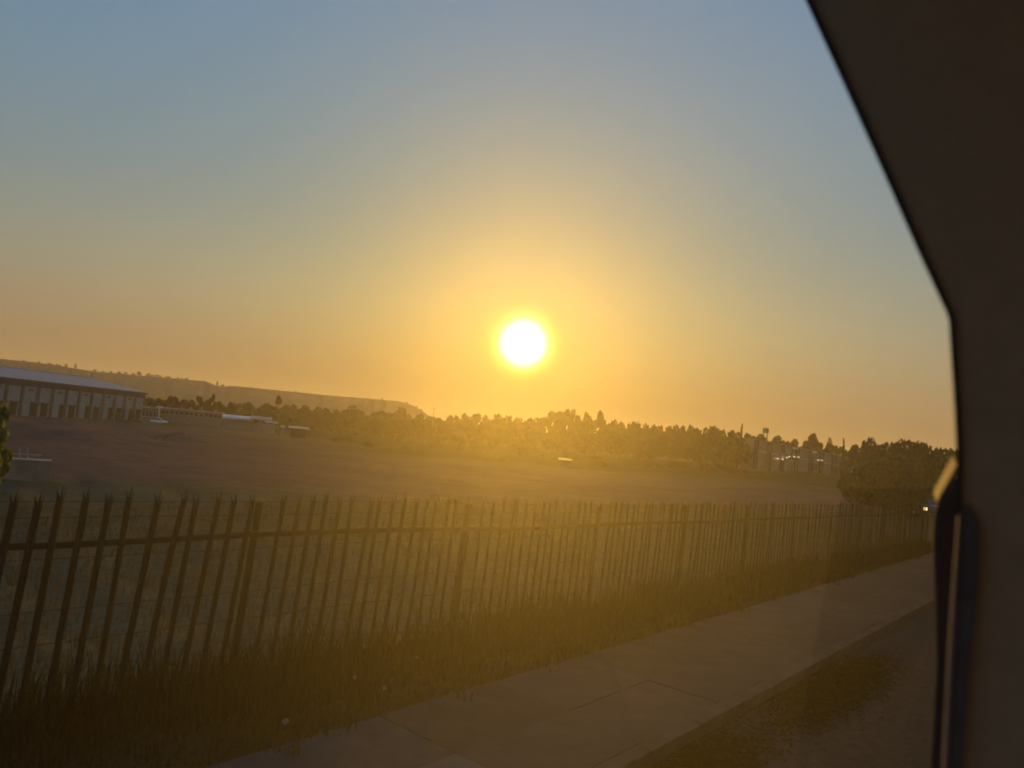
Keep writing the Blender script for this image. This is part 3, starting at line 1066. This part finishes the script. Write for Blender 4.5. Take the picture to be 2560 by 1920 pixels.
for x in (-0.16, 0.02):
    link('post', MB().bar((x, 0.035, 0.0), (x + 0.03, 0.035, hz + 0.15), 0.018, 6).mesh('post', M_RAIL), hd)


def shrub(px, top_y, D, half_w, label, n=900, group=None, m=None):
    p = at(px, top_y, D)
    zb = ground_z(p.x, p.y)
    t = thing('shrub', label, 'shrub', (p.x, p.y, zb), 1.0, group)
    me = crown_mesh('ragged', int(px) + 500, m or leaf_mat('leaf_bright', (0.11, 0.14, 0.035), 0.5), n)
    c = link('foliage', me, t)
    w = 2 * half_w * D / F
    c.scale = (w, w, (p.z - zb) * 1.05)
    q = link('stem', TREE['ragged'][0][1], t)
    q.scale = (w * 0.6, w * 0.6, p.z - zb)
    return t


shrub(-36, 1012, 21.0, 50, 'sunlit green shrub cut by the frame edge beside the warehouse', 1500)
shrub(8, 1115, 21.5, 26, 'low green shrub in front of the hurdle', 600)

# ------------------------------------------------------------------ palisade fence
M_PALE_STEEL = mat('palisade_steel', (0.014, 0.012, 0.010), 0.85, 0.35, 6.0, 0.1, spec=0.05)
fence = thing('palisade_fence', 'tall dark steel palisade fence along the pavement', 'fence', sd(0, D_FENCE, 0), ROAD_ANGLE)
FH = 1.89
LEAN = math.tan(math.radians(3.6))


def fz(s):
    return Z_PAVE - 0.012 * max(0.0, s) * sstep(0, 10, s)


def pale(h, lean, bend=0.0):
    """W-section pale with a three-pointed head"""
    b = MB()
    xs = (-0.027, -0.010, 0.010, 0.027)
    ys = (0.0, -0.014, -0.014, 0.0)
    levels = [-0.05, h * 0.45, h * 0.76, h - 0.11]
    n = len(xs)
    for z in levels:
        for x, y in zip(xs, ys):
            bx = bend * max(0, z - h * 0.70) / (h * 0.3) * 0.0 + (bend if z > h * 0.78 else 0.0)
            b.v.append((x + lean * z + bx, y, z))
    for i in range(len(levels) - 1):
        for j in range(n - 1):
            a = i * n + j
            b.f.append((a, a + 1, a + n + 1, a + n))
    top = len(b.v)
    k = (len(levels) - 1) * n
    for x, y, z in ((-0.034, 0.010, h - 0.045), (0.0, -0.018, h - 0.005), (0.034, 0.010, h - 0.045)):
        b.v.append((x + lean * z + bend, y, z))
    b.f += [(k, k + 1, top), (k + 1, k + 2, top + 1), (k + 2, k + 3, top + 2)]
    me = b.mesh('paling', M_PALE_STEEL)
    return me


PALES = [pale(FH + dz, LEAN + dl) for dz, dl in ((0, 0), (-0.02, 0.012), (0.012, -0.014), (0.0, 0.02), (-0.01, -0.006))]
BENT = pale(FH, LEAN + 0.03, 0.0)
bent_v = [v.co.copy() for v in BENT.vertices]
for v in BENT.vertices:
    if v.co.z > 1.0:
        v.co.x -= 0.05 * (v.co.z - 1.0) - (0.03 if v.co.z > 1.3 else 0)
for v in BENT.vertices:                      # kinked at the rail, upright above it
    if v.co.z > 1.5:
        v.co.x += 0.035
# pitch so that neighbours are 65 px apart at the left edge of the photograph
s60 = on_plane(60, 1300, d=D_FENCE).dot(U)
s125 = on_plane(125, 1300, d=D_FENCE).dot(U)
PITCH_F = abs(s125 - s60)
s_start = on_plane(30, 1235, d=D_FENCE).dot(U) - 22 * PITCH_F - LEAN * FH
s_bent = on_plane(455, 1250, d=D_FENCE).dot(U) - LEAN * FH
i = 0
s = s_start
pr_ = random.Random(3)
while s < 34:
    me = PALES[pr_.randrange(5)]
    if i % 17 == 0:              # a post stands here instead
        s += PITCH_F
        i += 1
        continue
    o = link('paling', BENT if abs(s - s_bent) < PITCH_F * 0.5 else me, fence, (s + pr_.uniform(-0.008, 0.008), -0.03, fz(s) + pr_.uniform(-0.015, 0.015)))
    o.rotation_euler = (pr_.gauss(0, 0.012), 0, pr_.gauss(0, 0.05))
    s += PITCH_F
    i += 1
N_PALES = i
PANEL = PITCH_F * 17
k = 0
sp = s_start - PITCH_F / 2
while sp < 34:
    z0, z1 = fz(sp), fz(sp + PANEL)
    for hz_ in (FH - 0.44, 0.16):
        sag = -0.02 if k % 2 else 0.01
        r_ = MB()
        a0, a1 = LEAN * hz_, LEAN * hz_
        mid = PANEL * 0.5
        pts = [(a0 + 0.01, z0 + hz_), (mid, (z0 + z1) / 2 + hz_ + sag), (PANEL + a1 - 0.01, z1 + hz_)]
        for (x0, za), (x1, zb) in zip(pts, pts[1:]):
            n = len(r_.v)
            for x, z in ((x0, za), (x1, zb)):
                r_.v += [(x, 0.0, z - 0.025), (x, 0.0, z + 0.025), (x, 0.045, z + 0.025), (x, 0.045, z - 0.025)]
            for q in range(4):
                w = (q + 1) % 4
                r_.f.append((n + q, n + w, n + 4 + w, n + 4 + q))
        link('rail', r_.mesh('rail', M_PALE_STEEL), fence, (sp, 0.0, 0))
    po = MB()
    po.prism([(-0.026, 0.05, -0.3), (0.026, 0.05, -0.3), (0.026 + LEAN * 1.74, 0.05, 1.74), (-0.026 + LEAN * 1.74, 0.05, 1.74)], [(-0.026, 0.09, -0.3), (0.026, 0.09, -0.3), (0.026 + LEAN * 1.74, 0.09, 1.74), (-0.026 + LEAN * 1.74, 0.09, 1.74)])
    link('post', recalc(po.mesh('post', M_PALE_STEEL)), fence, (sp + PITCH_F / 2, 0, z0))
    sp += PANEL
    k += 1
for hz_ in (FH - 0.12, FH - 0.24, FH - 0.55, 0.95, 0.7):
    wv = MB()
    q = s_start
    while q < 26:
        wv.bar((q, -0.055, fz(q) + hz_ + 0.006 * math.sin(q * 3)), (q + 1.4, -0.055, fz(q + 1.4) + hz_ + 0.006 * math.sin((q + 1.4) * 3)), 0.0035, 4)
        q += 1.4
    link('wire', wv.mesh('wire', M_PALE_STEEL), fence)

# ------------------------------------------------------------------ grass
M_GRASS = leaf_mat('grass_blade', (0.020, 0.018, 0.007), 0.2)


def grass(name, label, n, dr, sr, hr, seed, wide=0.008, m=None, edge=0.0):
    r = np.random.default_rng(seed)
    s = sr[0] + (sr[1] - sr[0]) * r.uniform(size=n) ** 1.6
    d = r.uniform(dr[0], dr[1], n)
    if edge:                     # tufts straggle over the edge of the paving
        d = d - edge * np.maximum(0, np.sin(s * 3.7) + 0.7 * np.sin(s * 9.1 + 1)) * np.exp(-(d - dr[0]) * 6)
    clump = 0.5 + 0.5 * np.sin(s * 2.3 + np.sin(d * 3.1) * 2) * np.sin(d * 2.1 + s * 0.7)
    h = r.uniform(hr[0], hr[1], n) * (0.55 + 0.75 * clump)
    if edge:
        h = h * (0.45 + 1.6 * np.exp(-((d - D_FENCE + 0.1) / 0.38) ** 2))
    verts, faces = [], []
    for k in range(n):
        b = sd(s[k], d[k])
        z = max(ground_z(b.x, b.y) - 0.02, Z_PAVE - 0.02 if d[k] < D_PAVE else -9)
        a = r.uniform(0, 6.28)
        lx, ly = h[k] * 0.5 * math.cos(a) * r.uniform(0.1, 1), h[k] * 0.5 * math.sin(a) * r.uniform(0.1, 1)
        w = wide * r.uniform(0.6, 1.5)
        wx, wy = -math.sin(a) * w, math.cos(a) * w
        i0 = len(verts)
        verts += [(b.x - wx, b.y - wy, z), (b.x + wx, b.y + wy, z), (b.x + lx * 0.35 + wx * 0.7, b.y + ly * 0.35 + wy * 0.7, z + h[k] * 0.6),
                  (b.x + lx * 0.35 - wx * 0.7, b.y + ly * 0.35 - wy * 0.7, z + h[k] * 0.6), (b.x + lx, b.y + ly, z + h[k])]
        faces += [(i0, i0 + 1, i0 + 2, i0 + 3), (i0 + 3, i0 + 2, i0 + 4)]
    me = bpy.data.meshes.new(name)
    me.from_pydata(verts, [], faces)
    me.materials.append(m or M_GRASS)
    me.update()
    tag(link(name, me), label, 'grass', kind='stuff')


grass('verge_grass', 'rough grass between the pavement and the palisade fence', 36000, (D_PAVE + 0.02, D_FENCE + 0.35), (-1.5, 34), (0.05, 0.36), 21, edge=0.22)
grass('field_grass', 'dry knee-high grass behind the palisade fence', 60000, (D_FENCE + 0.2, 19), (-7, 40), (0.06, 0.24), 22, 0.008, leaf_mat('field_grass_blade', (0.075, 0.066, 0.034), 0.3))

# ------------------------------------------------------------------ litter in the verge
M_PAPER = mat('litter_paper', (0.11, 0.10, 0.08), 0.8, 0.2, 12)
for k, (px, py, D) in enumerate(sorted(((118, 1690, None), (412, 1583, None), (460, 1605, None), (295, 1765, None), (1040, 1650, None), (960, 1728, None), (710, 1815, None), (885, 1700, None), (6, 1655, None), (815, 1480, 1)), key=lambda q: q[0])):
    d = {True: D_FENCE + 1.2, False: None}[D is not None]
    r = ray(px, py)
    tt = (Z_PAVE + 0.06 - EYE.z) / r.z
    p = EYE + r * tt
    b = MB()
    rk = random.Random(k)
    L = rk.uniform(0.03, 0.06)
    grid = [[(L * (i - 1.5) * 0.6, L * (j - 1) * 0.45, rk.uniform(-0.015, 0.02)) for i in range(4)] for j in range(3)]
    for row in grid:
        b.v += row
    for j in range(2):
        for i in range(3):
            q = j * 4 + i
            b.f.append((q, q + 1, q + 5, q + 4))
    o = link('paper_scrap', b.mesh('paper_scrap', M_PAPER), None, p + Vector((0, 0, 0.03)), rk.uniform(0, 6))
    o.rotation_euler.x = rk.uniform(0.2, 0.9)
    sol = o.modifiers.new('thickness', 'SOLIDIFY')
    sol.thickness = 0.002
    tag(o, ORD[k] + ' pale scrap of litter from the left in the roadside grass', 'litter', 'litter in the grass')

# ------------------------------------------------------------------ the bus the picture is taken from
WD = 0.36                                         # across-road distance of the window plane from the camera
M_SEAT = mat('seat_cover', (0.05, 0.04, 0.035), 0.8, 0.2, 8.0, 0.1, spec=0.2)
M_VINYL = mat('bus_vinyl', (0.30, 0.232, 0.168), 0.8, 0.08, 30.0, 0.05, spec=0.15)
M_BODY = mat('bus_shell', (0.45, 0.43, 0.40), 0.6, 0.15, 2.0)
bus = thing('bus', 'dark bus interior with window pane and partition seen from a passenger seat', 'bus', sd(0, 0, 0), ROAD_ANGLE)


def bpart(name, s0, s1, d0, d1, z0, z1, m=M_BODY, parent=None):
    return link(name, MB().box(s0, s1, d0, d1, z0, z1).mesh(name, m), parent or bus)


WS0, WS1, WZ0, WZ1 = -1.9, 3.1, 1.88, 3.60
bpart('lower_panel', -5, 6, WD, WD + 0.06, 0.5, WZ0)
bpart('header_panel', -5, 6, WD, WD + 0.06, WZ1, 3.80)
for s_ in (-5.0, WS0 - 0.1, WS1, 5.9):
    bpart('window_post', s_, s_ + 0.1, WD + 0.002, WD + 0.058, WZ0 + 0.002, WZ1 - 0.002)
bpart('roof', -5, 6, -2.15, WD - 0.002, 3.803, 3.86)
bpart('floor', -5, 6, -2.15, WD - 0.002, 1.10, 1.16)
bpart('lower_panel', -5, 6, -2.21, -2.152, 0.5, 2.0)
bpart('header_panel', -5, 6, -2.21, -2.152, 3.3, 3.80)
for s_ in (-5.0, -2.6, -0.6, 1.4, 3.4, 5.9):
    bpart('window_post', s_, s_ + 0.1, -2.205, -2.155, 2.003, 3.297)
bpart('end_panel', -5.06, -5.003, -2.15, WD, 0.5, 3.80)
bpart('end_panel', 6.003, 6.06, -2.15, WD, 0.5, 3.80)


def dusty(name, dens):
    m = bpy.data.materials.new(name)
    m.use_nodes = True
    nt = m.node_tree
    nt.nodes.remove(nt.nodes['Principled BSDF'])
    out = nt.nodes['Material Output']
    ad = nt.nodes.new('ShaderNodeAddShader')
    for i, (g, k) in enumerate(((0.81, 1.0), (0.60, 0.01))):
        v = nt.nodes.new('ShaderNodeVolumeScatter')
        v.inputs['Color'].default_value = (1.0, 0.97, 0.92, 1)
        v.inputs['Density'].default_value = dens * k
        v.inputs['Anisotropy'].default_value = g
        nt.links.new(v.outputs[0], ad.inputs[i])
    nt.links.new(ad.outputs[0], out.inputs['Volume'])
    m.cycles.homogeneous_volume = True if hasattr(m.cycles, 'homogeneous_volume') else None
    return m


s_edge = 0.5 * (on_plane(2105, 1230, d=WD + 0.02).dot(U) + on_plane(1985, 1920, d=WD + 0.02).dot(U))


def pane(name, s0, s1, d0, t0, m, n=14):
    b = MB()
    for i in range(n + 1):
        s = s0 + (s1 - s0) * i / n
        t = t0 * WD / math.hypot(WD, max(0.0, s)) * (0.32 + 0.68 * sstep(0.02, 0.45, s))     # thickness shaped to even the sun's veil and darken the left side
        b.v += [(s, d0, WZ0 - 0.02), (s, d0 + t, WZ0 - 0.02), (s, d0 + t, WZ1 + 0.02), (s, d0, WZ1 + 0.02)]
    for i in range(n):
        for q in range(4):
            w = (q + 1) % 4
            b.f.append((4 * i + q, 4 * i + w, 4 * i + 4 + w, 4 * i + 4 + q))
    b.f += [(3, 2, 1, 0), (4 * n, 4 * n + 1, 4 * n + 2, 4 * n + 3)]
    return link(name, recalc(b.mesh(name, m)), bus)


M_DUSTY = dusty('dusty_glass', DUST)
pane('window_pane', WS0, WS1, WD + 0.020, 0.0095, M_DUSTY, 60)
WEDGE = [(2108, 1222), (2430, 1222), (2430, 2080), (1958, 2080)]  # added absorbing slab that imitates a dark pillar reflection in the glass
fm = [Vector((p.dot(U), p.dot(N), p.z)) for p in (on_plane(x, y, d=WD + 0.008) for x, y in WEDGE)]
mf = bpy.data.materials.new('reflection_shade')
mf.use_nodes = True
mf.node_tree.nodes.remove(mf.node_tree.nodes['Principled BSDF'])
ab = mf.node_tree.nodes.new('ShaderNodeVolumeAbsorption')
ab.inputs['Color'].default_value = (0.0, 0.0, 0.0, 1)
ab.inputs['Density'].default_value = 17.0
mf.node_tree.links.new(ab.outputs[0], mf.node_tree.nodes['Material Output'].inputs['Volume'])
link('reflection_shade', recalc(MB().prism(fm, [q + Vector((0, 0.003, 0)) for q in fm]).mesh('reflection_shade', mf)), bus)

# partition panel with a slanting upper edge, between this seat and the next window
SP = 0.92
OUT = [(1560, -1000), (1900, -250), (2015, 0), (2110, 208), (2205, 420), (2300, 635), (2368, 782), (2374, 800), (2380, 900), (2388, 1020), (2393, 1130), (2392, 1290), (2382, 1430), (2370, 1600), (2360, 1800), (2352, 1960), (2345, 2200), (3000, 2200), (3000, -1000)]
inv = bus.matrix_basis.inverted()
rotm = Matrix.Rotation(ROAD_ANGLE, 4, 'Z').inverted()


def bl(p):
    """world to the bus's own axes: s, d, z"""
    return Vector((p.dot(U), p.dot(N), p.z))


def slab_from(px_list, s_front, thick, bev=0.0):
    fr = [bl(on_plane(x, y, s=s_front)) for x, y in px_list]
    for q in fr:
        q.y = min(q.y, WD - 0.01)
    return MB().prism(fr, [q + Vector((thick, 0, 0)) for q in fr])


pn = link('partition', recalc(slab_from(OUT, SP, 0.035).mesh('partition', M_VINYL)), bus)
bv = pn.modifiers.new('rounded edge', 'BEVEL')
bv.width = 0.004
bv.segments = 2
M_RUBBER = mat('rubber_seal', (0.03, 0.027, 0.024), 0.7, 0.2, 12.0)
EDGE = [(1985, -66), (2015, 0), (2110, 208), (2205, 420), (2300, 635), (2368, 782), (2374, 800), (2380, 900), (2388, 1020), (2393, 1130), (2392, 1290)]
inner = [(x + 15 - 4 * min(1.0, max(0.0, (y - 760) / 60)), y) for x, y in EDGE]
link('edge_seal', recalc(slab_from([(x - 2, y) for x, y in EDGE] + inner[::-1], SP - 0.006, 0.012).mesh('edge_seal', M_RUBBER)), pn)
# hanging strap on the partition
STRAP = [(2396, 1285), (2420, 1260), (2446, 1310), (2444, 1430), (2436, 1540), (2422, 1660), (2412, 1780), (2400, 1960), (2360, 1960), (2372, 1700), (2382, 1500)]
st = link('strap', recalc(slab_from(STRAP, SP - 0.012, 0.008).mesh('strap', mat('blue_webbing', (0.080, 0.070, 0.082), 0.7, 0.2, 30.0))), bus)
HEM = [(2396, 1285), (2402, 1287), (2390, 1500), (2380, 1700), (2368, 1960), (2360, 1960), (2372, 1700), (2382, 1500)]
link('hem', recalc(slab_from(HEM, SP - 0.016, 0.0035).mesh('hem', mat('pale_piping', (0.16, 0.13, 0.13), 0.6, 0.1, 10))), st)

# seat in front: dark rounded shoulder with a bright metal edge
SS = 1.06
seat = thing('passenger_seat', 'dark seat shoulder with a bright metal edge beside the partition', 'seat', sd(SS, 0.0, 1.16), ROAD_ANGLE)


def bls(p):
    return Vector((p.dot(U) - SS, p.dot(N), p.z - 1.16))


def seat_slab(pts, s_front, thick):
    fr = [bls(on_plane(x, y, s=s_front)) for x, y in pts]
    return MB().prism(fr, [q + Vector((thick, 0, 0)) for q in fr])


BACK = [(2386, 1190), (2364, 1218), (2348, 1244), (2340, 1256), (2332, 1285), (2328, 1340), (2330, 1430), (2334, 1560), (2336, 1660), (2330, 1780), (2322, 1900), (2316, 2010), (2300, 2500), (2600, 2500), (2600, 1190)]
so = link('backrest', recalc(seat_slab(BACK, SS, 0.07).mesh('backrest', M_SEAT)), seat)
bv = so.modifiers.new('rounded edge', 'BEVEL')
bv.width = 0.008
bv.segments = 3
RIM = [(2392, 1162), (2393, 1180), (2371, 1212), (2353, 1242), (2341, 1257), (2348, 1240), (2364, 1212), (2378, 1186)]
m_rim = mat('brushed_trim', (0.16, 0.145, 0.12), 0.7, 0.05, 20, spec=0.05)
rm = MB()
fr = [bls(on_plane(x, y, s=SS + 0.004)) for x, y in RIM]
bk = [q + Vector((0.045, 0.012, 0.012)) for q in fr]
rm.prism(fr, bk)
link('trim', recalc(rm.mesh('trim', m_rim)), seat)

# ------------------------------------------------------------------ haze
hz_o = link('haze', MB().box(-4200, 4200, -4200, 4200, -9.0, 95.0).mesh('haze', None))
m = bpy.data.materials.new('evening_haze')
m.use_nodes = True
nt = m.node_tree
nt.nodes.remove(nt.nodes['Principled BSDF'])
pv = nt.nodes.new('ShaderNodeVolumePrincipled')
pv.inputs['Color'].default_value = (1.0, 0.94, 0.82, 1)
pv.inputs['Density'].default_value = HAZE_DENSITY
pv.inputs['Anisotropy'].default_value = 0.36
nt.links.new(pv.outputs[0], nt.nodes['Material Output'].inputs['Volume'])
hz_o.data.materials.append(m)
tag(hz_o, 'thin golden evening haze over the fields', 'haze', kind='stuff')
print('palings', N_PALES, 'pitch', PITCH_F, 's_edge', s_edge, 'sun el', math.degrees(SUN_EL), 'az', math.degrees(SUN_AZ))
